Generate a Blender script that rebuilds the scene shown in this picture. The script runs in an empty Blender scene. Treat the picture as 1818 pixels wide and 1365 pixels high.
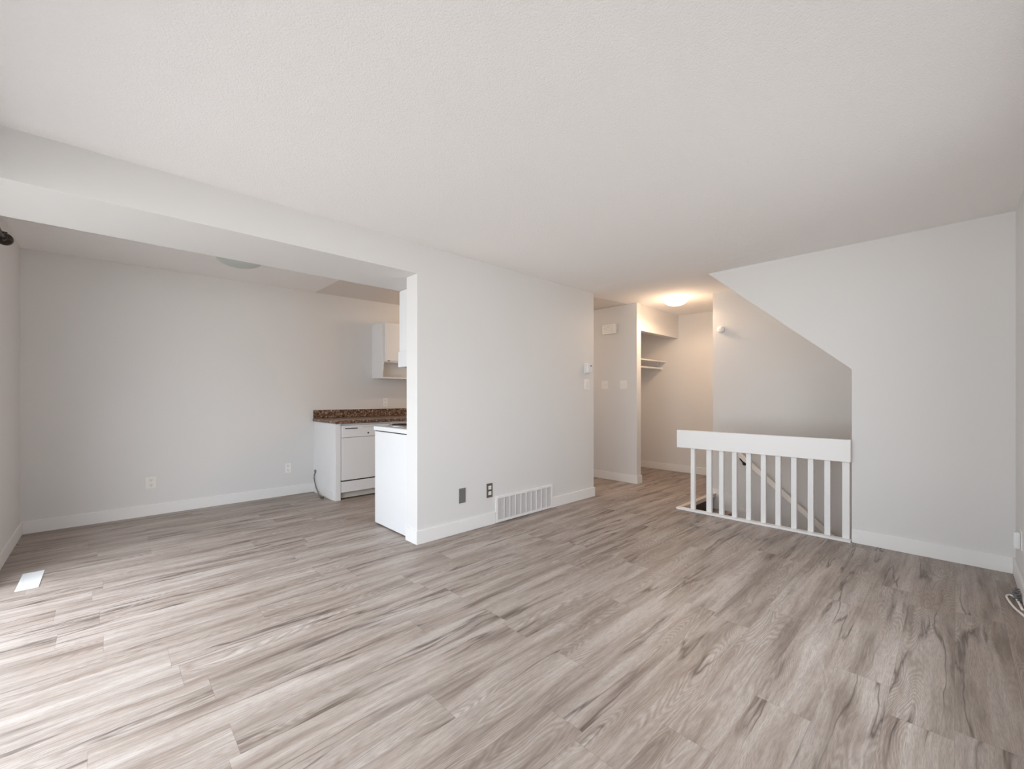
import bpy, bmesh, math
from mathutils import Vector, Matrix

# ------------------------------------------------------------------ camera, world, light, exposure
S = bpy.context.scene
COL = S.collection
F, U0, V0, CAMH = 751.0, 909.0, 704.0, 1.2
YAW = math.atan2(786.0, F)
cd = bpy.data.cameras.new('camera')
cam = bpy.data.objects.new('camera', cd); COL.objects.link(cam)
cam.location = (0, 0, CAMH)
cam.rotation_euler = (math.radians(90), 0, YAW - math.radians(90))
cd.sensor_fit = 'HORIZONTAL'; cd.sensor_width = 36
cd.lens = F / 1818 * 36
cd.shift_x = 0.0
cd.shift_y = (V0 - 682.5) / 1818
cd.clip_start = 0.02
S.camera = cam

S.view_settings.view_transform = 'Standard'
S.view_settings.look = 'None'
S.view_settings.gamma = 1
S.view_settings.use_curve_mapping = False
S.view_settings.exposure = 0.16
S.cycles.max_bounces = 24
S.cycles.diffuse_bounces = 16
S.cycles.glossy_bounces = 6
S.cycles.transparent_max_bounces = 12
S.cycles.caustics_reflective = False
S.cycles.caustics_refractive = False
S.cycles.sample_clamp_indirect = 8
S.cycles.use_denoising = True

SKY = 5.3
w = bpy.data.worlds.new('overcast_sky'); S.world = w; w.use_nodes = True
nt = w.node_tree; nt.nodes.clear()
tc = nt.nodes.new('ShaderNodeTexCoord'); sx = nt.nodes.new('ShaderNodeSeparateXYZ')
rp = nt.nodes.new('ShaderNodeValToRGB'); bg = nt.nodes.new('ShaderNodeBackground'); wo = nt.nodes.new('ShaderNodeOutputWorld')
mr = nt.nodes.new('ShaderNodeMapRange'); mr.inputs[1].default_value = -1; mr.inputs[2].default_value = 1
e = rp.color_ramp.elements
e[0].position = .22; e[0].color = (.22, .22, .215, 1)
e[1].position = .95; e[1].color = (1.68, 1.82, 2.0, 1)
x = e.new(.52); x.color = (.68, .72, .77, 1)
x = e.new(.33); x.color = (.75, .74, .73, 1)
x = e.new(.47); x.color = (1.12, 1.14, 1.17, 1)
nt.links.new(tc.outputs['Generated'], sx.inputs[0]); nt.links.new(sx.outputs[2], mr.inputs[0])
nt.links.new(mr.outputs[0], rp.inputs[0]); nt.links.new(rp.outputs[0], bg.inputs[0])
bg.inputs[1].default_value = SKY
nt.links.new(bg.outputs[0], wo.inputs[0])

# high sun along the house wall: it lights the patio outside but does not enter
sd = bpy.data.lights.new('sun', 'SUN'); sd.energy = 3; sd.angle = math.radians(1); sd.color = (1, .99, .97)
so = bpy.data.objects.new('sun', sd); COL.objects.link(so)
so.rotation_euler = Vector((-.12, -.55, -.8)).to_track_quat('-Z', 'Y').to_euler()

# daylight openings in the left wall (Y0, Y1, Z0, Z1)
XL = -0.55
DOOR = (1.30, 4.18, 0.03, 2.17)
ADDED_WIN = (-0.15, 1.05, 0.25, 2.17)  # unseen window, added to bring in more daylight
ADDED_NWIN = (1.5, 3.0, 0.35, 2.17)    # unseen window added for light in the near wall, X0, X1, Z0, Z1
YN = -0.285
def portal(name, o):
    l = bpy.data.lights.new(name, 'AREA'); l.shape = 'RECTANGLE'
    l.size = o[3] - o[2]; l.size_y = o[1] - o[0]; l.cycles.is_portal = True
    ob = bpy.data.objects.new(name, l); COL.objects.link(ob)
    ob.location = (XL - .16, (o[0] + o[1]) / 2, (o[2] + o[3]) / 2)
    ob.rotation_euler = (0, math.radians(-90), 0)
portal('daylight_portal', DOOR); portal('daylight_portal', ADDED_WIN)
l = bpy.data.lights.new('daylight_portal', 'AREA'); l.shape = 'RECTANGLE'; l.size = ADDED_NWIN[1] - ADDED_NWIN[0]; l.size_y = ADDED_NWIN[3] - ADDED_NWIN[2]; l.cycles.is_portal = True
ob = bpy.data.objects.new('daylight_portal', l); COL.objects.link(ob)
ob.location = ((ADDED_NWIN[0] + ADDED_NWIN[1]) / 2, YN - .12, (ADDED_NWIN[2] + ADDED_NWIN[3]) / 2); ob.rotation_euler = (math.radians(90), 0, 0)

# ------------------------------------------------------------------ materials
def srgb(r, g, b):
    f = lambda c: (c / 255 / 12.92) if c / 255 <= .04045 else ((c / 255 + .055) / 1.055) ** 2.4
    return (f(r), f(g), f(b), 1)

def mat(name, col, rough=.5, metal=0, bump=0, bscale=200, spec=.5, vary=0, vscale=3, emit=None, estr=0, trans=0):
    m = bpy.data.materials.new(name); m.use_nodes = True
    nt = m.node_tree; b = nt.nodes['Principled BSDF']
    b.inputs['Base Color'].default_value = col
    b.inputs['Roughness'].default_value = rough
    b.inputs['Metallic'].default_value = metal
    b.inputs['Specular IOR Level'].default_value = spec
    if emit:
        b.inputs['Emission Color'].default_value = emit; b.inputs['Emission Strength'].default_value = estr
    tc = nt.nodes.new('ShaderNodeTexCoord')
    if trans: b.inputs['Transmission Weight'].default_value = trans
    if vary:
        n = nt.nodes.new('ShaderNodeTexNoise'); n.inputs['Scale'].default_value = vscale; n.inputs['Detail'].default_value = 3
        nt.links.new(tc.outputs['Object'], n.inputs['Vector'])
        mx = nt.nodes.new('ShaderNodeMix'); mx.data_type = 'RGBA'
        mx.inputs[6].default_value = tuple(c * (1 - vary) for c in col[:3]) + (1,)
        mx.inputs[7].default_value = tuple(min(1, c * (1 + vary)) for c in col[:3]) + (1,)
        nt.links.new(n.outputs['Fac'], mx.inputs[0]); nt.links.new(mx.outputs[2], b.inputs['Base Color'])
    if bump:
        n = nt.nodes.new('ShaderNodeTexNoise'); n.inputs['Scale'].default_value = bscale; n.inputs['Detail'].default_value = 2
        nt.links.new(tc.outputs['Object'], n.inputs['Vector'])
        bp = nt.nodes.new('ShaderNodeBump'); bp.inputs['Strength'].default_value = bump; bp.inputs['Distance'].default_value = .002
        nt.links.new(n.outputs['Fac'], bp.inputs['Height']); nt.links.new(bp.outputs[0], b.inputs['Normal'])
    return m

M = {}
M['wall'] = mat('wall_paint', srgb(217, 215, 213), .62, bump=.12, bscale=260, spec=.3, vary=.012, vscale=1.5)
M['kitchen_ceiling'] = mat('flat_ceiling_paint', srgb(222, 217, 212), .7, bump=.1, bscale=120, spec=.25)
M['trim'] = mat('white_trim_paint', srgb(230, 228, 226), .38, bump=.04, bscale=60, vary=.01)
M['white'] = mat('white_enamel', srgb(224, 224, 225), .28, vary=.008)
M['panel'] = mat('white_laminate', srgb(228, 228, 229), .4, vary=.01)
M['shadow_gap'] = mat('gap_shade_black', srgb(45, 42, 40), .7)  # dark colour stands for the shade in seams; also black hardware
M['grey_metal'] = mat('brushed_grey_metal', srgb(140, 140, 138), .4, metal=.7, bump=.1, bscale=300)
M['dark_metal'] = mat('dark_bronze_metal', srgb(70, 64, 58), .3, metal=.9, vary=.1)
M['coil'] = mat('burner_coil', srgb(35, 32, 30), .5, metal=.3)
M['chrome'] = mat('chrome', srgb(215, 212, 208), .15, metal=1)
M['ivory'] = mat('ivory_plastic', srgb(228, 224, 216), .4)
M['offwhite'] = mat('off_white_plastic', srgb(233, 231, 227), .4)
M['slot'] = mat('outlet_slot', srgb(70, 60, 50), .6)
M['brown'] = mat('brown_plate', srgb(96, 86, 76), .45, vary=.05)
M['kick'] = mat('grey_kick_plate', srgb(196, 193, 186), .5, vary=.04, vscale=8)
M['cord_grey'] = mat('grey_cord', srgb(110, 108, 108), .5)
M['cord_white'] = mat('white_cord', srgb(232, 226, 222), .45)
M['shade_riser'] = mat('shade_toned_riser', srgb(64, 50, 42), .55, vary=.15, vscale=9)  # dark brown carries the shade below the stair nosing
M['nosing'] = mat('painted_nosing', srgb(214, 196, 182), .45, vary=.03)
M['handrail'] = mat('painted_handrail', srgb(244, 238, 232), .4, vary=.02)
M['concrete'] = mat('pale_concrete', srgb(205, 205, 204), .9, vary=.06, bump=.3, bscale=60)
M['deck'] = mat('dark_bounce_deck', srgb(128, 124, 120), .8, vary=.1, bump=.3, bscale=60)
M['dome_off'] = mat('frosted_glass_unlit', srgb(188, 196, 190), .3, vary=.03)
M['lamp_glass'] = mat('frosted_glass_lit', srgb(255, 240, 220), .4, emit=(1, .80, .58, 1), estr=3.2)
M['lamp_glow'] = mat('lamp_base', srgb(235, 230, 222), .4)

def ceiling_mat():
    m = mat('stippled_ceiling', srgb(242, 240, 239), .85, spec=.15); nt = m.node_tree; b = nt.nodes['Principled BSDF']
    tc = nt.nodes.new('ShaderNodeTexCoord')
    n = nt.nodes.new('ShaderNodeTexNoise'); n.inputs['Scale'].default_value = 105; n.inputs['Detail'].default_value = 3; n.inputs['Roughness'].default_value = .6
    v = nt.nodes.new('ShaderNodeTexVoronoi'); v.inputs['Scale'].default_value = 150
    ad = nt.nodes.new('ShaderNodeMath'); ad.operation = 'SUBTRACT'
    nt.links.new(tc.outputs['Object'], n.inputs['Vector']); nt.links.new(tc.outputs['Object'], v.inputs['Vector'])
    nt.links.new(n.outputs['Fac'], ad.inputs[0]); nt.links.new(v.outputs['Distance'], ad.inputs[1])
    bp = nt.nodes.new('ShaderNodeBump'); bp.inputs['Strength'].default_value = .35; bp.inputs['Distance'].default_value = .004
    nt.links.new(ad.outputs[0], bp.inputs['Height']); nt.links.new(bp.outputs[0], b.inputs['Normal'])
    return m
M['ceiling'] = ceiling_mat()

def granite_mat():
    m = mat('granite_laminate', srgb(110, 88, 74), .35); nt = m.node_tree; b = nt.nodes['Principled BSDF']
    tc = nt.nodes.new('ShaderNodeTexCoord')
    n = nt.nodes.new('ShaderNodeTexNoise'); n.inputs['Scale'].default_value = 42; n.inputs['Detail'].default_value = 6; n.inputs['Roughness'].default_value = .75
    nt.links.new(tc.outputs['Object'], n.inputs['Vector'])
    r = nt.nodes.new('ShaderNodeValToRGB'); e = r.color_ramp.elements
    e[0].position = .36; e[0].color = srgb(42, 26, 18)
    e[1].position = .66; e[1].color = srgb(212, 192, 172)
    x = r.color_ramp.elements.new(.48); x.color = srgb(92, 66, 50)
    x = r.color_ramp.elements.new(.56); x.color = srgb(138, 112, 92)
    nt.links.new(n.outputs['Fac'], r.inputs[0]); nt.links.new(r.outputs[0], b.inputs['Base Color'])
    return m
M['granite'] = granite_mat()

def floor_mat():
    m = bpy.data.materials.new('greyed_oak_planks'); m.use_nodes = True
    nt = m.node_tree; N = nt.nodes; L = nt.links; b = N['Principled BSDF']
    def val(x):
        return x
    def math_(op, a, b_=None, c=None, clamp=False):
        n = N.new('ShaderNodeMath'); n.operation = op; n.use_clamp = clamp
        for i, q in enumerate((a, b_, c)):
            if q is None: continue
            if isinstance(q, (int, float)): n.inputs[i].default_value = q
            else: L.new(q, n.inputs[i])
        return n.outputs[0]
    def comb(x, y, z=0):
        n = N.new('ShaderNodeCombineXYZ')
        for i, q in enumerate((x, y, z)):
            if isinstance(q, (int, float)): n.inputs[i].default_value = q
            else: L.new(q, n.inputs[i])
        return n.outputs[0]
    def noise(v, scale=1, detail=4, rough=.5, dist=0):
        n = N.new('ShaderNodeTexNoise'); L.new(v, n.inputs['Vector'])
        n.inputs['Scale'].default_value = scale; n.inputs['Detail'].default_value = detail
        n.inputs['Roughness'].default_value = rough; n.inputs['Distortion'].default_value = dist
        return n.outputs['Fac']
    def ramp(f, *st):
        r = N.new('ShaderNodeValToRGB'); e = r.color_ramp.elements
        e[0].position = st[0][0]; e[0].color = st[0][1]; e[1].position = st[-1][0]; e[1].color = st[-1][1]
        for p, c in st[1:-1]:
            q = e.new(p); q.color = c
        L.new(f, r.inputs[0]); return r.outputs[0]
    def mixc(f, a, b_):
        n = N.new('ShaderNodeMix'); n.data_type = 'RGBA'
        if isinstance(f, (int, float)): n.inputs[0].default_value = f
        else: L.new(f, n.inputs[0])
        for i, q in ((6, a), (7, b_)):
            if isinstance(q, tuple): n.inputs[i].default_value = q
            else: L.new(q, n.inputs[i])
        return n.outputs[2]
    g = lambda v: (v, v, v, 1)
    tc = N.new('ShaderNodeTexCoord'); sp = N.new('ShaderNodeSeparateXYZ'); L.new(tc.outputs['Object'], sp.inputs[0])
    x, y = sp.outputs[0], sp.outputs[1]
    PW, PL = .184, 1.22
    ry = math_('DIVIDE', y, PW); row = math_('FLOOR', ry); fy = math_('FRACT', ry)
    wn = N.new('ShaderNodeTexWhiteNoise'); wn.noise_dimensions = '1D'; L.new(row, wn.inputs['W'])
    rx = math_('ADD', math_('DIVIDE', x, PL), math_('MULTIPLY', wn.outputs[0], 7.3))
    colm = math_('FLOOR', rx); fx = math_('FRACT', rx)
    w2 = N.new('ShaderNodeTexWhiteNoise'); w2.noise_dimensions = '2D'; L.new(comb(row, colm), w2.inputs['Vector'])
    rnd = w2.outputs[0]
    w3 = N.new('ShaderNodeTexWhiteNoise'); w3.noise_dimensions = '2D'; L.new(comb(colm, math_('ADD', row, 31.7)), w3.inputs['Vector'])
    rnd2 = w3.outputs[0]
    ox = math_('ADD', x, math_('MULTIPLY', rnd, 41.0)); oy = math_('ADD', y, math_('MULTIPLY', rnd2, 23.0))
    # slow sideways drift of the grain
    drift = math_('MULTIPLY', math_('SUBTRACT', noise(comb(math_('MULTIPLY', ox, 1.6), math_('MULTIPLY', oy, 4)), 1, 3), .5), .075)
    gy = math_('ADD', oy, drift)
    broad = noise(comb(math_('MULTIPLY', ox, 1.0), math_('MULTIPLY', gy, 9)), 1, 4, .6)
    streak = noise(comb(math_('MULTIPLY', ox, 2.0), math_('MULTIPLY', gy, 46)), 1, 6, .68)
    pores = noise(comb(math_('MULTIPLY', ox, 22), math_('MULTIPLY', gy, 330)), 1, 3, .7)
    base = ramp(broad, (.33, srgb(94, 78, 68)), (.46, srgb(152, 137, 126)), (.66, srgb(186, 175, 167)))
    st = ramp(streak, (.32, srgb(98, 82, 72)), (.47, srgb(158, 144, 134)), (.66, srgb(190, 180, 173)))
    c = mixc(.38, base, st)
    # plank to plank tone
    tone = math_('ADD', math_('MULTIPLY', rnd2, .07), .97)
    hv = N.new('ShaderNodeHueSaturation'); hv.inputs['Saturation'].default_value = .95; L.new(tone, hv.inputs['Value']); L.new(c, hv.inputs['Color'])
    c = hv.outputs[0]
    # cathedral rings
    rn = noise(comb(math_('MULTIPLY', ox, .85), math_('MULTIPLY', gy, 6.5)), 1, 2, .35)
    rings = math_('SINE', math_('MULTIPLY', rn, 290))
    rmask = ramp(noise(comb(math_('MULTIPLY', ox, .9), math_('MULTIPLY', oy, 5), 7.7), 1, 2), (.46, g(0)), (.56, g(1)))
    rfac = math_('MULTIPLY', math_('MULTIPLY', math_('ADD', math_('MULTIPLY', rings, .5), .5), rmask), .42)
    c = mixc(rfac, c, srgb(112, 95, 82))
    # long dark cracks
    cn = noise(comb(math_('MULTIPLY', ox, .62), math_('MULTIPLY', gy, 9.5), 3.1), 1, 4, .5)
    crk = math_('ABSOLUTE', math_('SUBTRACT', cn, .5))
    cf = ramp(crk, (0, g(1)), (.008, g(.6)), (.030, g(0)))
    cm = ramp(noise(comb(math_('MULTIPLY', ox, 1.2), math_('MULTIPLY', oy, 5), 11.3), 1, 2), (.47, g(0)), (.57, g(1)))
    c = mixc(math_('MULTIPLY', math_('MULTIPLY', cf, cm), .85), c, srgb(66, 52, 44))
    # knots and smudges
    vo = N.new('ShaderNodeTexVoronoi'); vo.inputs['Scale'].default_value = 1; vo.inputs['Randomness'].default_value = 1
    L.new(comb(math_('ADD', math_('MULTIPLY', ox, 1.6), math_('MULTIPLY', streak, .25)), math_('MULTIPLY', gy, 6.0)), vo.inputs['Vector'])
    kf = ramp(vo.outputs['Distance'], (.02, g(1)), (.09, g(.45)), (.30, g(0)))
    kk = N.new('ShaderNodeSeparateColor'); L.new(vo.outputs['Color'], kk.inputs[0])
    ks = ramp(kk.outputs[0], (.40, g(0)), (.60, g(1)))
    c = mixc(math_('MULTIPLY', math_('MULTIPLY', kf, ks), .72), c, srgb(78, 63, 54))
    c = mixc(ramp(pores, (.30, g(.5)), (.56, g(0))), c, srgb(104, 90, 80))
    # seams
    ey = math_('MINIMUM', fy, math_('SUBTRACT', 1, fy)); ex = math_('MINIMUM', fx, math_('SUBTRACT', 1, fx))
    sy_ = math_('LESS_THAN', ey, .0045); sx_ = math_('LESS_THAN', ex, .0008)
    seam = math_('MAXIMUM', sy_, sx_)
    c = mixc(math_('MULTIPLY', seam, .28), c, srgb(70, 58, 50))
    L.new(c, b.inputs['Base Color'])
    rr = N.new('ShaderNodeMapRange'); L.new(streak, rr.inputs[0]); rr.inputs[3].default_value = .36; rr.inputs[4].default_value = .5
    L.new(rr.outputs[0], b.inputs['Roughness'])
    b.inputs['Specular IOR Level'].default_value = .5
    bp = N.new('ShaderNodeBump'); bp.inputs['Strength'].default_value = .12; bp.inputs['Distance'].default_value = .002
    L.new(math_('SUBTRACT', pores, math_('MULTIPLY', seam, 1.0)), bp.inputs['Height']); L.new(bp.outputs[0], b.inputs['Normal'])
    return m
M['floor'] = floor_mat()

def pane_mat():
    m = bpy.data.materials.new('window_glass'); m.use_nodes = True; nt = m.node_tree; nt.nodes.clear()
    o = nt.nodes.new('ShaderNodeOutputMaterial'); t = nt.nodes.new('ShaderNodeBsdfTransparent'); gl = nt.nodes.new('ShaderNodeBsdfGlossy')
    gl.inputs['Roughness'].default_value = .01; fr = nt.nodes.new('ShaderNodeFresnel'); fr.inputs[0].default_value = 1.45
    mx = nt.nodes.new('ShaderNodeMixShader')
    t.inputs[0].default_value = (.95, .96, .96, 1)
    ge = nt.nodes.new('ShaderNodeNewGeometry'); ml = nt.nodes.new('ShaderNodeMath'); ml.operation = 'MULTIPLY_ADD'; ml.inputs[1].default_value = -1; ml.inputs[2].default_value = 1
    m2 = nt.nodes.new('ShaderNodeMath'); m2.operation = 'MULTIPLY'
    nt.links.new(ge.outputs['Backfacing'], ml.inputs[0]); nt.links.new(ml.outputs[0], m2.inputs[0]); nt.links.new(fr.outputs[0], m2.inputs[1])
    nt.links.new(m2.outputs[0], mx.inputs[0]); nt.links.new(t.outputs[0], mx.inputs[1]); nt.links.new(gl.outputs[0], mx.inputs[2]); nt.links.new(mx.outputs[0], o.inputs[0])
    return m
M['pane'] = pane_mat()

# ------------------------------------------------------------------ mesh helpers
class MB:
    def __init__(s): s.bm = bmesh.new()
    def box(s, x0, x1, y0, y1, z0, z1, bev=0):
        r = bmesh.ops.create_cube(s.bm, size=1)
        for v in r['verts']:
            v.co = Vector(((x0 + x1) / 2 + v.co.x * (x1 - x0), (y0 + y1) / 2 + v.co.y * (y1 - y0), (z0 + z1) / 2 + v.co.z * (z1 - z0)))
        if bev:
            es = list({e for v in r['verts'] for e in v.link_edges})
            bmesh.ops.bevel(s.bm, geom=es, offset=bev, segments=2, affect='EDGES', profile=.6)
        return s
    def prism(s, pts, axis, a, b, bev=0):
        """pts: 2D outline in the two other axes (order x,y,z without axis), extruded a..b"""
        def P(p, t):
            q = list(p); q.insert(axis, t); return Vector(q)
        va = [s.bm.verts.new(P(p, a)) for p in pts]; vb = [s.bm.verts.new(P(p, b)) for p in pts]
        n = len(pts)
        fs = [s.bm.faces.new(va[::-1]), s.bm.faces.new(vb)]
        for i in range(n): fs.append(s.bm.faces.new((va[i], va[(i + 1) % n], vb[(i + 1) % n], vb[i])))
        bmesh.ops.recalc_face_normals(s.bm, faces=fs)
        if bev:
            bmesh.ops.bevel(s.bm, geom=list({e for f in fs for e in f.edges}), offset=bev, segments=2, affect='EDGES')
        return s
    def cyl(s, c, r, h, axis=2, r2=None, seg=32):
        m = {2: Matrix.Identity(4), 0: Matrix.Rotation(math.radians(90), 4, 'Y'), 1: Matrix.Rotation(math.radians(-90), 4, 'X')}[axis]
        bmesh.ops.create_cone(s.bm, cap_ends=True, segments=seg, radius1=r, radius2=r if r2 is None else r2, depth=h, matrix=Matrix.Translation(c) @ m)
        return s
    def lathe(s, c, prof, axis=2, seg=40):
        """prof: (r, t) pairs, t along the axis"""
        rings = []
        for r, t in prof:
            ring = []
            for i in range(seg):
                a = 2 * math.pi * i / seg; p = (r * math.cos(a), r * math.sin(a), t)
                if axis == 0: p = (p[2], p[0], p[1])
                elif axis == 1: p = (p[1], p[2], p[0])
                ring.append(s.bm.verts.new(Vector(c) + Vector(p)))
            rings.append(ring)
        fs = []
        for a, b in zip(rings, rings[1:]):
            for i in range(seg): fs.append(s.bm.faces.new((a[i], a[(i + 1) % seg], b[(i + 1) % seg], b[i])))
        fs.append(s.bm.faces.new(rings[0][::-1])); fs.append(s.bm.faces.new(rings[-1]))
        bmesh.ops.recalc_face_normals(s.bm, faces=fs)
        for f in fs[:-2]: f.smooth = True
        return s
    def tube(s, pts, r, seg=10):
        # Catmull-Rom through pts
        P = [Vector(p) for p in pts]; Q = []
        E = [P[0] * 2 - P[1]] + P + [P[-1] * 2 - P[-2]]
        for i in range(1, len(E) - 2):
            for k in range(8):
                t = k / 8; a, b, c, d = E[i - 1], E[i], E[i + 1], E[i + 2]
                Q.append(.5 * ((2 * b) + (c - a) * t + (2 * a - 5 * b + 4 * c - d) * t * t + (3 * b - a - 3 * c + d) * t ** 3))
        Q.append(P[-1])
        rings = []; up = Vector((.13, .21, .97))
        for i, q in enumerate(Q):
            d = (Q[min(i + 1, len(Q) - 1)] - Q[max(i - 1, 0)]).normalized()
            u = d.cross(up).normalized(); v = d.cross(u).normalized()
            rings.append([s.bm.verts.new(q + (u * math.cos(2 * math.pi * k / seg) + v * math.sin(2 * math.pi * k / seg)) * r) for k in range(seg)])
        fs = []
        for a, b in zip(rings, rings[1:]):
            for i in range(seg): fs.append(s.bm.faces.new((a[i], a[(i + 1) % seg], b[(i + 1) % seg], b[i])))
        fs.append(s.bm.faces.new(rings[0][::-1])); fs.append(s.bm.faces.new(rings[-1]))
        bmesh.ops.recalc_face_normals(s.bm, faces=fs)
        for f in fs[:-2]: f.smooth = True
        return s
    def build(s, name, m, parent=None, origin=None):
        me = bpy.data.meshes.new(name)
        if parent is not None: org = wpos(parent)
        else: org = Vector(origin) if origin else Vector((0, 0, 0))
        bmesh.ops.translate(s.bm, vec=-org, verts=s.bm.verts)
        s.bm.to_mesh(me); s.bm.free()
        me.materials.append(m)
        o = bpy.data.objects.new(name, me); COL.objects.link(o)
        if parent is not None:
            o.parent = parent; o['_w'] = tuple(org)
        else:
            o.location = org; o['_w'] = tuple(org)
        return o
def wpos(o): return Vector(o['_w'])
def tag(o, label, cat, group=None):
    o['label'] = label; o['category'] = cat
    if group: o['group'] = group
    return o
def thing(name, loc, label, cat, group=None):
    o = bpy.data.objects.new(name, None); COL.objects.link(o); o.location = loc; o['_w'] = tuple(loc)
    o.empty_display_size = .1
    return tag(o, label, cat, group)
def struct(name, mb, m, parent=None):
    o = mb.build(name, m, parent)
    if parent is None: o['kind'] = 'structure'
    return o

# ------------------------------------------------------------------ room shell
YP, YPB, XP0, XP1 = 3.012, 3.18, 1.815, 4.24      # partition wall
YR = 5.612                                         # rear wall
XR, XRB = 4.44, 4.54                               # right wall with the stair opening
XS = 5.47                                          # outer stairwell wall
YN = -0.285                                        # wall beside the camera
XF = 6.60                                          # entry far wall
XW0, XW1 = 5.26, 5.37                              # wing wall
YST = 2.06                                         # top edge of the stair opening
YE = 2.09                                          # where the stair wall ends
RSL = (2.477 - 1.427) / (1.768 - .587)
TOP = 2.66

def smooth(t): t = max(0, min(1, t)); return t * t * (3 - 2 * t)
def z_main(x, y): return 2.44 + .052 * smooth((x - 4.0) / 1.2)
def z_kit(x, y): return (2.495 + .0114 * (x + .5)) if x < 3 else 2.535 - .043 * smooth((x - 3) / 2.2)
def sheet(x0, x1, y0, y1, zf, nx=24, ny=2, th=.04):
    b = MB(); g = {}
    for k in (0, 1):
        for i in range(nx + 1):
            for j in range(ny + 1):
                x = x0 + (x1 - x0) * i / nx; y = y0 + (y1 - y0) * j / ny
                g[k, i, j] = b.bm.verts.new((x, y, zf(x, y) + k * th))
    fs = []
    for i in range(nx):
        for j in range(ny):
            fs.append(b.bm.faces.new((g[0, i, j], g[0, i, j + 1], g[0, i + 1, j + 1], g[0, i + 1, j])))
            fs.append(b.bm.faces.new((g[1, i, j], g[1, i + 1, j], g[1, i + 1, j + 1], g[1, i, j + 1])))
    for i in range(nx):
        for j, d in ((0, 1), (ny, -1)): fs.append(b.bm.faces.new((g[0, i, j], g[0, i + 1, j], g[1, i + 1, j], g[1, i, j])[::d]))
    for j in range(ny):
        for i, d in ((0, -1), (nx, 1)): fs.append(b.bm.faces.new((g[0, i, j], g[0, i, j + 1], g[1, i, j + 1], g[1, i, j])[::d]))
    return b

# floor: living and dining, then the hall beyond the stair opening
fb = MB().box(XL - .1, XR + .01, YN - .1, YR + .1, -.25, 0)
fb.box(XR + .01, XF + .1, YST, YR + .1, -.045, 0)
struct('floor', fb, M['floor'])
struct('floor_subfloor', MB().box(XR + .012, XF + .1, YST + .03, YR + .1, -.25, -.046), M['shade_riser'])

def wall(name, mb, m='wall'): return struct(name, mb, M[m])
# left wall with door and added window openings
b = MB()
def lw(y0, y1, z0, z1): b.box(XL - .14, XL, y0, y1, z0, z1)
lw(YN - .1, ADDED_WIN[0], 0, TOP); lw(ADDED_WIN[0], ADDED_WIN[1], 0, ADDED_WIN[2]); lw(ADDED_WIN[0], ADDED_WIN[1], ADDED_WIN[3], TOP)
lw(ADDED_WIN[1], DOOR[0], 0, TOP); lw(DOOR[0], DOOR[1], DOOR[3], TOP); lw(DOOR[0], DOOR[1], 0, DOOR[2]); lw(DOOR[1], YR + .1, 0, TOP)
wall('wall_left', b)
wall('wall_rear', MB().box(XL, XW0, YR, YR + .1, 0, TOP))
wall('wall_partition', MB().box(XP0, XP1, YP, YPB, 0, TOP))
wall('wall_beam', MB().box(XL, XP0, YP, 3.64, 2.20, TOP))
wall('wall_kitchen_soffit', MB().box(XP0, 4.0, YPB, 3.64, 2.20, TOP))
# right wall in the plane x = XR, with the raking opening over the stair
pts = [(YN - .1, 0), (.587, 0), (.587, 1.427), (1.768 + (TOP - 2.477) / RSL, TOP), (YN - .1, TOP)]
wall('wall_right', MB().prism(pts, 0, XR, XRB))
# outer stairwell wall and the return to the front door
wall('wall_stair', MB().box(XS, XS + .1, -1.4, YE, -2.7, TOP))
wall('wall_front', MB().box(XS + .1, XF, YE - .1, YE, -.25, TOP))
wall('wall_entry', MB().box(XF, XF + .1, YE - .1, 3.85, 0, TOP))
wall('wall_wing', MB().box(XW0, XW1, 3.02, YR + .1, 0, TOP))
wall('wall_closet_rear', MB().box(XW1, XF, 3.75, 3.85, 0, TOP))
wall('wall_closet_header', MB().box(XW1, XF, 3.055, 3.15, 2.13, TOP))
wall('wall_near', MB().box(XL, ADDED_NWIN[0], YN - .1, YN, 0, TOP).box(ADDED_NWIN[1], XRB, YN - .1, YN, 0, TOP).box(ADDED_NWIN[0], ADDED_NWIN[1], YN - .1, YN, 0, ADDED_NWIN[2]).box(ADDED_NWIN[0], ADDED_NWIN[1], YN - .1, YN, ADDED_NWIN[3], TOP))
# stairwell below the floor and the sloping underside of the flight above
wall('wall_stair_inner', MB().box(XR + .01, XR + .05, -1.4, YST, -2.7, -.0).box(XR + .05, XR + .06, YST - .001, YST, -.3, -.25))
wall('wall_stair_end', MB().box(XR, XS + .1, -1.5, -1.4, -2.7, TOP))
zsl = lambda y: 1.427 + (y - .587) * RSL
wall('wall_stair_soffit', MB().prism([(-1.4, zsl(-1.4)), (1.79, zsl(1.79)), (1.79, zsl(1.79) + .1), (-1.4, zsl(-1.4) + .1)], 0, XRB, XS))
wall('wall_stair_rear', MB().box(XR, XS + .1, YST + .035, YST + .12, -2.7, -.25))
wall('wall_stair_side', MB().box(XR, XR + .01, -1.5, YN - .1, -2.7, TOP))
struct('floor_basement', MB().box(XR, XS + .1, -1.5, 2.2, -2.75, -2.66), M['floor'])

# ceilings
cl = sheet(XL, XF, YN, 3.16, z_main, 48)
cs_ = sheet(XW1, XF, 3.15, 3.75, z_main, 8)
me = bpy.data.meshes.new('closet_part'); cs_.bm.to_mesh(me); cl.bm.from_mesh(me); bpy.data.meshes.remove(me); cs_.bm.free()
struct('ceiling', cl, M['ceiling'])
struct('ceiling_dining', sheet(XL, 1.9, 3.64, YR, z_kit), M['ceiling'])
struct('ceiling_kitchen', sheet(1.9, XW0, 3.16, YR, z_kit), M['kitchen_ceiling'])
struct('roof', MB().box(XL - .2, XF + .2, -1.6, YR + .2, TOP, TOP + .1), M['concrete'])

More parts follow.
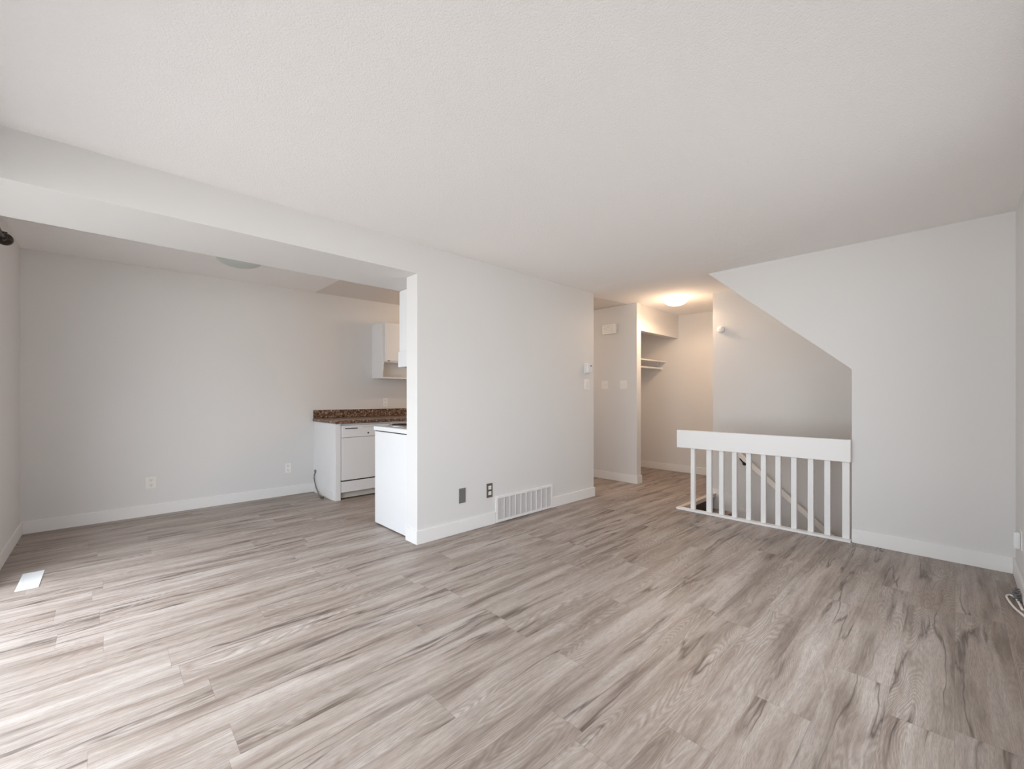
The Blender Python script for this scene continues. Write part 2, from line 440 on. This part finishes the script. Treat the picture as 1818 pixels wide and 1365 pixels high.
# baseboards, 11 cm high
def bb(name, *boxes):
    m = MB()
    for q in boxes: m.box(*q, 0.0, .11, bev=.003)
    return struct(name, m, M['trim'])
T = .013
bb('baseboard_left', (XL, XL + T, 4.26, YR - .0))
bb('baseboard_rear', (XL + T, 1.885, YR - T, YR))
bb('baseboard_partition', (XP0 - T, 2.652, YP - T, YP), (3.474, XP1 + T, YP - T, YP), (XP1, XP1 + T, YP, YPB), (XP0 - T, XP0, YP, YPB - .0))
bb('baseboard_right', (XR - T, XR, YN + T, .587))
bb('baseboard_near', (2.0, XR, YN, YN + T))
bb('baseboard_wing', (XW0 - T, XW0, 3.02 - T, YR), (XW0, XW1 + T, 3.02 - T, 3.02), (XW1, XW1 + T, 3.02, 3.30))
bb('baseboard_entry', (XF - T, XF, YE, 3.75))
bb('baseboard_closet', (XW1 + T, XF - T, 3.75 - T, 3.75))

# patio door, and a window added for light, in the left wall (outside the frame, they let in the daylight)
def glazing(name, o, posts, plane):
    y0, y1, z0, z1 = o
    fr = MB(); t = .05
    fr.box(XL - .11, XL - .03, y0, y0 + t, z0, z1).box(XL - .11, XL - .03, y1 - t, y1, z0, z1)
    fr.box(XL - .11, XL - .03, y0 + t, y1 - t, z0, z0 + t).box(XL - .11, XL - .03, y0 + t, y1 - t, z1 - t, z1)
    for p in posts: fr.box(XL - .1, XL - .04, p - .03, p + .03, z0 + t, z1 - t)
    r = fr.build(name, M['trim']); r['kind'] = 'structure'
    MB().box(XL - .075, XL - .07, y0 + t, y1 - t, z0 + t, z1 - t).build('pane', M['pane'], r)
    return r
d = glazing('door_1', DOOR, [(DOOR[0] + DOOR[1]) / 2], 0)
MB().box(XL - .035, XL - .01, 2.9, 2.93, .95, 1.15, .004).build('door_handle', M['grey_metal'], d)
glazing('added_window_1', ADDED_WIN, [.6], 0)
fr = MB(); t = .05; x0, x1, z0, z1 = ADDED_NWIN
fr.box(x0, x0 + t, YN - .09, YN - .02, z0, z1).box(x1 - t, x1, YN - .09, YN - .02, z0, z1).box(x0 + t, x1 - t, YN - .09, YN - .02, z0, z0 + t).box(x0 + t, x1 - t, YN - .09, YN - .02, z1 - t, z1)
for p in (2.25,): fr.box(p - .03, p + .03, YN - .08, YN - .03, z0 + t, z1 - t)
r = fr.build('added_window_2', M['trim']); r['kind'] = 'structure'  # added out of view to light the partition and rear wall
MB().box(x0 + t, x1 - t, YN - .06, YN - .055, z0 + t, z1 - t).build('pane', M['pane'], r)
c_ = MB(); c_.box(XL, XL + .015, DOOR[0] - .07, DOOR[0], 0, DOOR[3] + .07).box(XL, XL + .015, DOOR[1], DOOR[1] + .07, 0, DOOR[3] + .07).box(XL, XL + .015, DOOR[0], DOOR[1], DOOR[3], DOOR[3] + .07)
struct('trim_1', c_, M['trim'])
c_ = MB(); c_.box(XL, XL + .015, ADDED_WIN[0] - .07, ADDED_WIN[0], ADDED_WIN[2] - .07, ADDED_WIN[3] + .07).box(XL, XL + .015, ADDED_WIN[1], ADDED_WIN[1] + .07, ADDED_WIN[2] - .07, ADDED_WIN[3] + .07).box(XL, XL + .015, ADDED_WIN[0], ADDED_WIN[1], ADDED_WIN[3], ADDED_WIN[3] + .07).box(XL, XL + .03, ADDED_WIN[0], ADDED_WIN[1], ADDED_WIN[2] - .04, ADDED_WIN[2])
struct('trim_2', c_, M['trim'])
x0, x1, z0, z1 = ADDED_NWIN
struct('trim_4', MB().box(x0 - .07, x0, YN, YN + .015, z0 - .07, z1 + .07).box(x1, x1 + .07, YN, YN + .015, z0 - .07, z1 + .07).box(x0, x1, YN, YN + .015, z1, z1 + .07).box(x0, x1, YN, YN + .03, z0 - .04, z0), M['trim'])
struct('bounce_deck', MB().box(-2.6, XL - .14, -2.4, 8, -.25, -.12).box(XL - .14, XR - .01, -2.4, YN - .1, -.25, -.12), M['deck'])  # unseen deck, kept dark and short to shape light bounced onto the ceiling

# ------------------------------------------------------------------ kitchen
XK, YK = 1.885, 4.90                                # left end and front of the rear run
# base cabinet whose end panel closes the run
bc = thing('base_cabinet', (1.915, 5.25, 0), 'white end cabinet panel closing off the counter left of the dishwasher', 'cabinet')
MB().box(XK, 1.945, YK, YR, 0, .886, .002).build('end_panel', M['panel'], bc)
MB().box(XK - .010, XK, 4.955, YR - T, 0, .11, .003).build('baseboard', M['trim'], bc)
cb = thing('base_cabinet', (3.6, 5.25, 0), 'white cabinet under the counter right of the dishwasher behind the stove', 'cabinet')
MB().box(2.56, 5.2, YK + .03, YR - .002, .09, .886).build('body', M['panel'], cb)
MB().box(2.56, 5.2, YK + .09, YR - .1, 0, .09).build('toe_kick', M['kick'], cb)
for i in range(4):
    dd = MB().box(2.58 + i * .65, 3.2 + i * .65, YK + .01, YK + .03, .1, .70, .003).build('door', M['panel'], cb)
    MB().box(3.12 + i * .65, 3.13 + i * .65, YK - .012, YK + .01, .5, .6, .002).build('handle', M['grey_metal'], dd)
    dr = MB().box(2.58 + i * .65, 3.2 + i * .65, YK + .01, YK + .03, .72, .87, .003).build('drawer', M['panel'], cb)
    MB().box(2.84 + i * .65, 2.94 + i * .65, YK - .012, YK + .01, .79, .80, .002).build('handle', M['grey_metal'], dr)
ct = thing('countertop', (3.5, 5.25, .888), 'brown speckled stone-look countertop with low backsplash above the dishwasher', 'countertop')
MB().box(XK - .012, 5.22, YK - .03, YR, .888, .925, .006).build('slab', M['granite'], ct)
MB().box(XK - .006, 5.22, YR - .022, YR, .925, 1.029, .004).build('backsplash', M['granite'], ct)

dw = thing('dishwasher', (2.25, 5.2, 0), 'white built-in dishwasher with black pull slot under the brown counter', 'dishwasher')
MB().box(1.95, 2.555, YK + .02, 5.5, .09, .882).build('body', M['white'], dw)
MB().box(1.952, 2.553, YK - .004, YK + .02, .226, .722, .004).build('door', M['white'], dw)
MB().box(1.952, 2.553, YK + .004, YK + .02, .212, .226).build('seam', M['shadow_gap'], dw)
MB().box(1.952, 2.553, YK - .006, YK + .02, .088, .212, .003).build('lower_panel', M['white'], dw)
MB().box(1.952, 2.553, YK + .05, YK + .06, .012, .09).build('kick_plate', M['kick'], dw)
pn = MB().box(1.952, 2.553, YK - .014, YK + .02, .726, .862, .005).build('control_panel', M['white'], dw)
MB().box(1.99, 2.14, YK - .0155, YK - .012, .822, .833).build('pull_slot', M['shadow_gap'], pn)
m_ = MB()
for i in range(3): m_.box(2.20, 2.42, YK - .0150, YK - .013, .834 + i * .006, .836 + i * .006)
m_.build('vent', M['kick'], pn)
MB().cyl((2.27, YK - .016, .765), .010, .008, 1, seg=16).build('knob', M['slot'], pn)

st = thing('electric_range', (2.21, 3.5, 0), 'white freestanding electric stove with coil burners against the partition', 'stove')
SX0, SX1, SY0, SY1 = 1.832, 2.592, YPB + .012, 3.80
MB().box(SX0, SX1, SY0, SY1, .012, .874, .004).build('body', M['white'], st)
MB().box(SX0 + .004, SX1 - .004, SY0, SY1 - .004, .874, .882).build('seam', M['shadow_gap'], st)
MB().box(SX0 - .006, SX1 + .006, SY0, SY1 + .018, .882, .922, .008).build('cooktop', M['white'], st)
MB().box(SX0 + .01, SX1, SY0 - .006, SY0 + .018, .922, 1.10, .004).build('backguard', M['white'], st)
MB().box(SX0 + .01, SX1 - .01, SY1, SY1 + .022, .22, .74, .006).build('oven_door', M['white'], st)
MB().box(SX0 + .01, SX1 - .01, SY1, SY1 + .018, .03, .20, .006).build('drawer', M['white'], st)
MB().box(SX0 + .01, SX1 - .01, SY1, SY1 + .02, .76, .87, .008).build('control_panel', M['white'], st)
h_ = MB().box(SX0 + .04, SX1 - .04, SY1 + .045, SY1 + .07, .685, .712, .008).box(SX0 + .05, SX0 + .08, SY1 + .02, SY1 + .05, .69, .708).box(SX1 - .08, SX1 - .05, SY1 + .02, SY1 + .05, .69, .708)
h_.build('handle', M['white'], st)
for i in range(4):
    MB().cyl((SX0 + .12 + i * .17, SY1 + .032, .815), .02, .03, 1, seg=20).build('knob', M['white'], st)
for bx, by, br in ((2.02, 3.66, .095), (2.40, 3.66, .075), (2.02, 3.40, .075), (2.40, 3.40, .095)):
    dp = MB().lathe((bx, by, .922), [(br + .022, 0), (br + .020, .007), (br + .008, .009), (br, .003), (.02, .001)]).build('drip_pan', M['chrome'], st)
    c = MB(); pts = []
    for k in range(0, 61):
        a = k / 60 * 2 * math.pi * 3.2; r = .018 + (br - .022) * k / 60
        pts.append((bx + r * math.cos(a), by + r * math.sin(a), .934))
    c.tube(pts, .0065, 8).build('burner_coil', M['coil'], dp)

hood = thing('range_hood', (2.3, 3.4, 1.485), 'white range hood under the wall cabinet above the stove', 'range hood')
MB().prism([(YPB, 1.625), (3.645, 1.625), (3.652, 1.49), (3.648, 1.478), (YPB, 1.478)], 0, 1.992, 2.75, .003).build('body', M['white'], hood)
MB().box(2.05, 2.69, YPB + .05, 3.62, 1.473, 1.4755).build('grease_filter', M['grey_metal'], hood)
u2 = thing('wall_cabinet', (2.3, 3.4, 1.63), 'tall white wall cabinet above the stove, reaching the soffit', 'cabinet')
MB().box(2.0, 2.742, YPB, 3.625, 1.627, 2.197, .002).build('body', M['panel'], u2)
for x0, x1 in ((2.003, 2.369), (2.373, 2.739)): 
    dd = MB().box(x0, x1, 3.626, 3.644, 1.632, 2.194, .003).build('door', M['panel'], u2)
    MB().cyl(((x0 + x1) / 2 + (.15 if x0 < 2.2 else -.15), 3.652, 1.68), .012, .018, 1, seg=16).build('knob', M['grey_metal'], dd)

u1 = thing('wall_cabinet', (3.1, 5.45, 1.45), 'small white wall cabinet with open shelf under it on the rear wall', 'cabinet')
MB().box(2.668, 4.2, 5.312, YR, 1.668, 2.205, .002).build('body', M['panel'], u1)
for i in range(3):
    x0 = 2.70 + i * .5
    dd = MB().box(x0, x0 + .49, 5.292, 5.311, 1.685, 2.198, .003).build('door', M['panel'], u1)
    MB().box(x0 + .035, x0 + .06, 5.281, 5.292, 1.678, 1.69, .002).build('handle', M['shadow_gap'], dd)
MB().prism([(5.305, 1.667), (YR, 1.667), (YR, 1.452), (5.338, 1.452)], 0, 2.668, 2.686).build('side_bracket', M['panel'], u1)
MB().box(2.686, 4.2, 5.334, YR, 1.447, 1.463, .002).build('shelf', M['panel'], u1)
MB().box(2.686, 4.2, YR - .012, YR, 1.463, 1.667).build('back_panel', M['panel'], u1)

# ------------------------------------------------------------------ electrical plates
def outlet(x, z, yface, label, plate='ivory', w=.07, h=.115, group=None, ns=-1, face='ivory', name='wall_outlet'):
    """duplex outlet on a wall facing -Y"""
    o = thing(name, (x, yface, z), label, 'outlet', group)
    MB().box(x - w / 2, x + w / 2, yface - .006, yface, z - h / 2, z + h / 2, .0022).build('cover_plate', M[plate], o)
    for dz in (.026, -.026):
        r = MB().box(x - .017, x + .017, yface - .009, yface - .005, z + dz - .017, z + dz + .017, .002).build('receptacle', M[face], o)
        s = MB().box(x - .009, x - .006, yface - .0096, yface - .0088, z + dz - .002, z + dz + .009).box(x + .006, x + .009, yface - .0096, yface - .0088, z + dz - .002, z + dz + .009)
        s.cyl((x, yface - .0092, z + dz - .009), .003, .001, 1, seg=10)
        s.build('slot', M['slot'], r)
    return o
outlet(.315, .331, YR, 'wide ivory outlet on the rear dining wall above the baseboard', w=.088, h=.12)
outlet(1.588, .331, YR, 'small white outlet on the rear wall just left of the counter end', 'offwhite', w=.068, face='offwhite')
outlet(2.86, 1.12, YR, 'off-white outlet on the wall above the brown backsplash', 'offwhite', face='offwhite')
outlet(2.585, .322, YP, 'brown plate outlet with two white sockets beside the air grille', 'brown', w=.070, h=.132, face='offwhite')
bp_ = thing('blank_plate', (2.267, YP, .325), 'blank grey metal plate low on the partition wall', 'wall plate')
MB().box(2.232, 2.302, YP - .006, YP, .260, .390, .002).build('plate', M['grey_metal'], bp_)
for z in (.272, .378): MB().cyl((2.267, YP - .007, z), .004, .003, 1, seg=12).build('screw', M['chrome'], bp_)

# return air grille
g = thing('return_air_grille', (3.063, YP, 0), 'long white return air grille low on the partition wall', 'vent')
gx0, gx1, gz0, gz1 = 2.655, 3.472, .004, .252
fr = MB().box(gx0, gx1, YP - .017, YP, gz1 - .022, gz1, .003).box(gx0, gx1, YP - .017, YP, gz0, gz0 + .022, .003)
fr.box(gx0, gx0 + .028, YP - .017, YP, gz0 + .02, gz1 - .02, .003).box(gx1 - .028, gx1, YP - .017, YP, gz0 + .02, gz1 - .02, .003)
fr.build('frame', M['trim'], g)
MB().box(gx0 + .02, gx1 - .02, YP - .003, YP, gz0 + .02, gz1 - .02).build('backing', mat('grille_shadow', srgb(178, 172, 170), .6), g)
lv = MB(); n = 80
for i in range(n):
    x = gx0 + .03 + (gx1 - gx0 - .06) * (i + .5) / n
    lv.prism([(x - .001, YP - .004), (x + .001, YP - .004), (x + .0015, YP - .012), (x - .0005, YP - .012)], 2, gz0 + .021, gz1 - .021)
lv.build('louvres', M['trim'], g)
for i in range(1, 10):
    x = gx0 + .028 + (gx1 - gx0 - .056) * i / 10
    MB().box(x - .004, x + .004, YP - .017, YP - .003, gz0 + .021, gz1 - .021).build('divider_bar', M['trim'], g)

# thermostat and plate at the far end of the partition
t = thing('thermostat', (4.11, YP, 1.53), 'white box thermostat near the far end of the partition wall', 'thermostat')
MB().box(4.055, 4.165, YP - .008, YP, 1.475, 1.59, .003).build('back_plate', M['offwhite'], t)
MB().box(4.075, 4.16, YP - .038, YP - .008, 1.482, 1.585, .005).build('case', M['white'], t)
MB().box(4.12, 4.15, YP - .0395, YP - .038, 1.555, 1.572).build('display', M['grey_metal'], t)
t = thing('light_switch', (4.10, YP, 1.345), 'single switch plate below the thermostat', 'light switch')
MB().box(4.055, 4.145, YP - .007, YP, 1.285, 1.405, .002).build('cover_plate', M['offwhite'], t)
MB().box(4.083, 4.117, YP - .012, YP - .006, 1.312, 1.378, .003).build('rocker', M['ivory'], t)

# on the wing wall (faces -X)
def switch2(y, z, label):
    o = thing('light_switch', (XW0, y, z), label, 'light switch')
    MB().box(XW0 - .006, XW0, y - .058, y + .058, z - .058, z + .058, .002).build('cover_plate', M['offwhite'], o)
    for dy in (.023, -.023):
        MB().box(XW0 - .009, XW0 - .006, y + dy - .006, y + dy + .006, z - .014, z + .014).build('toggle', M['ivory'], o)
switch2(3.535, 1.372, 'two-gang switch plate below the door chime, farther from the closet')
switch2(3.225, 1.370, 'two-gang switch plate nearest the white closet corner')
dc = thing('door_chime', (XW0, 3.44, 2.17), 'white door chime box high on the narrow hall wall', 'door chime')
MB().box(XW0 - .05, XW0, 3.335, 3.55, 2.10, 2.24, .006).build('case', M['offwhite'], dc)
v_ = MB()
for i in range(5): v_.box(XW0 - .0515, XW0 - .049, 3.37, 3.53, 2.125 + i * .022, 2.129 + i * .022)
v_.build('grille', M['kick'], dc)
rd = thing('smoke_alarm', (XS, 1.99, 2.025), 'small round white alarm on the stairwell wall', 'smoke alarm')
MB().lathe((XS, 1.99, 2.025), [(.042, 0), (.042, -.018), (.037, -.028), (.016, -.032)], 0, 32).build('case', M['offwhite'], rd)
MB().lathe((XS - .030, 1.99, 2.025), [(.014, 0), (.012, -.006)], 0, 20).build('button', M['ivory'], rd)

# closet shelf and rod
cs = thing('closet_shelf', (5.98, 3.5, 1.765), 'painted shelf board across the open closet', 'shelf')
MB().box(XW1, XF, 3.262, 3.75, 1.757, 1.778, .002).build('board', M['trim'], cs)
MB().box(XF - .018, XF, 3.40, 3.75, 1.715, 1.757, .002).build('cleat', M['trim'], cs)
MB().box(XW1, XW1 + .018, 3.40, 3.75, 1.715, 1.757, .002).build('cleat', M['trim'], cs)
cr = thing('closet_rod', (5.98, 3.36, 1.68), 'round hanging rod under the closet shelf', 'closet rod')
MB().cyl(((XW1 + XF) / 2, 3.34, 1.66), .016, XF - XW1 - .03, 0, seg=20).build('rod', M['trim'], cr)
for x, dx in ((XF - .012, 1), (XW1 + .006, 1)):
    MB().cyl((x + .003, 3.34, 1.66), .03, .012, 0, seg=20).build('rod_socket', M['offwhite'], cr)

# ------------------------------------------------------------------ ceiling lights
def dome(x, y, z, R, depth, name, label, glass, lit):
    o = thing(name, (x, y, z), label, 'ceiling light')
    MB().lathe((x, y, z), [(R * .78, .0), (R * .78, -.018), (R * .6, -.022)]).build('base_pan', M['lamp_glow'], o)
    prof = [(R * .97, -.018), (R, -.022)]
    for k in range(1, 11):
        a = k / 10 * math.pi / 2
        prof.append((max(R * math.cos(a) ** 1.1, .006), -.022 - depth * math.sin(a)))
    MB().lathe((x, y, z), prof).build('glass_bowl', M[glass], o)
    for k in range(3):
        a = k * 2.094 + .4
        MB().cyl((x + R * .985 * math.cos(a), y + R * .985 * math.sin(a), z - .018), .008, .016, 2, seg=12).build('clip', M['chrome'], o)
    return o
LX, LY = 5.37, 2.52
dome(LX, LY, z_main(LX, LY), .152, .085, 'ceiling_light', 'lit frosted glass dome light on the hall ceiling', 'lamp_glass', True)
for kind_, dz_, en_ in (('SPOT', .135, 25), ('POINT', .30, 8)):
    ll = bpy.data.lights.new('hall_lamp_glow', kind_); ll.energy = en_; ll.color = (1, .70, .46); ll.shadow_soft_size = .07
    if kind_ == 'SPOT': ll.spot_size = math.radians(178); ll.spot_blend = .3
    lo = bpy.data.objects.new('hall_lamp_glow', ll); COL.objects.link(lo); lo.location = (LX, LY, 2.492 - dz_)
KX, KY = 3.9, 4.6
dome(KX, KY, z_kit(KX, KY), .165, .075, 'ceiling_light', 'unseen lit dome light added on the kitchen ceiling behind the partition', 'lamp_glass', True)
ll = bpy.data.lights.new('added_kitchen_glow', 'POINT'); ll.energy = 16; ll.color = (1, .74, .52); ll.shadow_soft_size = .09  # unseen lamp, added to brighten and warm the kitchen
lo = bpy.data.objects.new('added_kitchen_glow', ll); COL.objects.link(lo); lo.location = (KX, KY, 2.50 - .32)
dome(.89, 4.62, z_kit(.89, 4.62), .19, .078, 'ceiling_light', 'unlit shallow glass dome light on the dining ceiling', 'dome_off', False)

# ------------------------------------------------------------------ stair railing
rl = thing('stair_railing', (XR - .02, 1.32, 0), 'white wooden stair guard railing with wide top board', 'railing')
MB().box(XR - .045, XR + .0, .589, 2.052, .660, .845, .004).build('top_board', M['trim'], rl)
MB().box(XR - .045, XR + .02, .589, 2.058, 0, .019, .003).build('bottom_rail', M['trim'], rl)
BY = [1.902, 1.737, 1.616, 1.494, 1.367, 1.24, 1.12, .996, .871, .752, .626]
for i, y in enumerate(BY):
    wd = .021 if i not in (1, 10) else .025
    MB().box(XR + .001, XR + .040, y - wd, y + wd, .019, .80, .002).build('baluster', M['trim'], rl)

# stair
sc_ = thing('staircase', (4.97, 1.0, -2.66), 'stair flight going down behind the white railing', 'staircase')
RISE, RUN = .19, .214
NS = 13
for i in range(1, NS + 1):
    y1 = YST - (i - 1) * RUN; z = -i * RISE
    MB().box(XR + .052, XS - .022, y1 - RUN - .0, y1 + .025, z - .035, z, .004).build('tread', M['floor'], sc_)
    if i < NS: MB().box(XR + .052, XS - .022, y1 - RUN, y1 - RUN + .012, z - RISE, z - .036).build('riser', M['shade_riser'], sc_)
yb = lambda z: YST + (z) / (RISE / RUN)
MB().prism([(YST + .03, .05), (YST - .10, .05), (yb(-2.5) - .18, -2.62 + .12), (yb(-2.5) - .18, -2.66), (YST + .03, -.5)], 0, XS - .020, XS - .001).build('skirt_board', M['trim'], sc_)
ns = MB().box(XR + .0, XS - .002, YST - .018, YST - .001, -.042, .003, .003).box(XR + .0, XS - .002, YST - .0, YST + .03, .0, .004, .0015)
struct('trim_3', ns, M['nosing'])

# handrail on the stairwell wall
hr = thing('handrail', (5.41, 1.3, .15), 'sloping pale wooden handrail on the stairwell wall', 'handrail')
def hz(y): return .53 + (y - 1.772) * .866
y0, y1 = -.9, 1.82
MB().prism([(y0, hz(y0) - .035), (y1, hz(y1) - .035), (y1, hz(y1) + .030), (y0, hz(y0) + .030)], 0, 5.385, 5.425, .004).build('rail', M['handrail'], hr)
for y in (1.735, .6, -.4):
    k = MB().tube([(5.405, y + .02, hz(y) - .03), (5.42, y, hz(y) - .065), (5.45, y - .01, hz(y) - .085), (5.466, y - .01, hz(y) - .09)], .008)
    k.cyl((5.466, y - .01, hz(y) - .095), .022, .008, 0, seg=20)
    k.build('bracket', M['shadow_gap'], hr)

# ------------------------------------------------------------------ left wall: curtain rod, floor register
cu = thing('curtain_rod', (-.49, 3.0, 2.24), 'dark bronze curtain rod end above the patio door', 'curtain rod')
MB().cyl((-.49, 2.85, 2.235), .0125, 2.86, 1, seg=20).build('rod', M['dark_metal'], cu)
MB().lathe((-.49, 4.27, 2.235), [(.013, 0), (.024, .004), (.024, .012), (.034, .018), (.040, .034), (.040, .05), (.034, .064), (.018, .072), (.006, .074)], 1, 28).build('finial', M['dark_metal'], cu)
for y in (4.15, 1.5):
    MB().cyl((XL + .045, y, 2.235), .008, .09, 0, seg=16).cyl((XL + .004, y, 2.235), .03, .008, 0, seg=24).build('bracket', M['dark_metal'], cu)

rg = thing('floor_register', (-.365, 4.165, 0), 'white metal register set in the floor near the left corner', 'floor vent')
rx0, rx1, ry0, ry1 = -.415, -.315, 3.985, 4.345
f_ = MB().box(rx0, rx1, ry0, ry0 + .02, 0, .004, .001).box(rx0, rx1, ry1 - .02, ry1, 0, .004, .001).box(rx0, rx0 + .018, ry0 + .02, ry1 - .02, 0, .004, .001).box(rx1 - .018, rx1, ry0 + .02, ry1 - .02, 0, .004, .001)
f_.build('frame', M['white'], rg)
l_ = MB()
for i in range(30):
    y = ry0 + .022 + i * (ry1 - ry0 - .044) / 30
    l_.box(rx0 + .018, rx1 - .018, y, y + .0085, .0005, .003)
l_.build('louvres', M['white'], rg)

# grey cord lying by the counter's end panel
co = thing('appliance_cord', (1.86, 5.2, 0), 'grey cord with plug hanging down the white end panel', 'cord')
MB().tube([(1.878, 5.53, .26), (1.868, 5.545, .19), (1.862, 5.47, .09), (1.858, 5.40, .045), (1.84, 5.27, .010), (1.83, 5.19, .008)], .006).build('wire', M['cord_grey'], co)
MB().box(1.815, 1.845, 5.135, 5.185, .001, .024, .005).build('plug', M['brown'], co)
MB().box(1.868, 1.884, 5.515, 5.545, .25, .285, .003).build('clip', M['grey_metal'], co)

# near wall: outlet with plug and cords at its foot
no = thing('wall_outlet', (4.06, YN, .32), 'white outlet with a charger plugged in by the right room corner', 'outlet')
MB().box(4.02, 4.10, YN, YN + .006, .26, .38, .002).build('cover_plate', M['offwhite'], no)
ch = thing('charger', (4.055, YN + .03, .31), 'white rounded plug-in charger in the outlet by the right corner', 'charger')
MB().box(4.03, 4.085, YN + .006, YN + .036, .265, .365, .010).build('case', M['white'], ch)
ec = thing('extension_cord', (3.9, -.22, 0), 'white cord loop lying on the floor in the right corner', 'cord')
lp = [(3.80, YN + .022, .005), (3.79, -.235, .005), (3.85, -.215, .005), (3.94, -.225, .005), (3.98, -.25, .006), (3.93, YN + .025, .006), (3.86, YN + .028, .010)]
MB().tube([(3.60, -.262, .006), (3.70, -.235, .006), (3.80, -.22, .006), (3.885, -.215, .006), (3.925, -.228, .006), (3.90, -.248, .006), (3.82, -.256, .006), (3.70, -.262, .008)], .006).build('cord_loop', M['cord_white'], ec)
k = MB()
for j in range(4):
    pts = [(4.00 - .17 * (i / 9), -.255 + .012 * math.sin(i * 1.3 + j), .006 + j * .010 + .004 * math.cos(i * 1.7 + j)) for i in range(10)]
    k.tube(pts, .004, 6)
k.build('coiled_wire', M['cord_grey'], ec)

for o in bpy.data.objects:
    if '_w' in o.keys(): del o['_w']
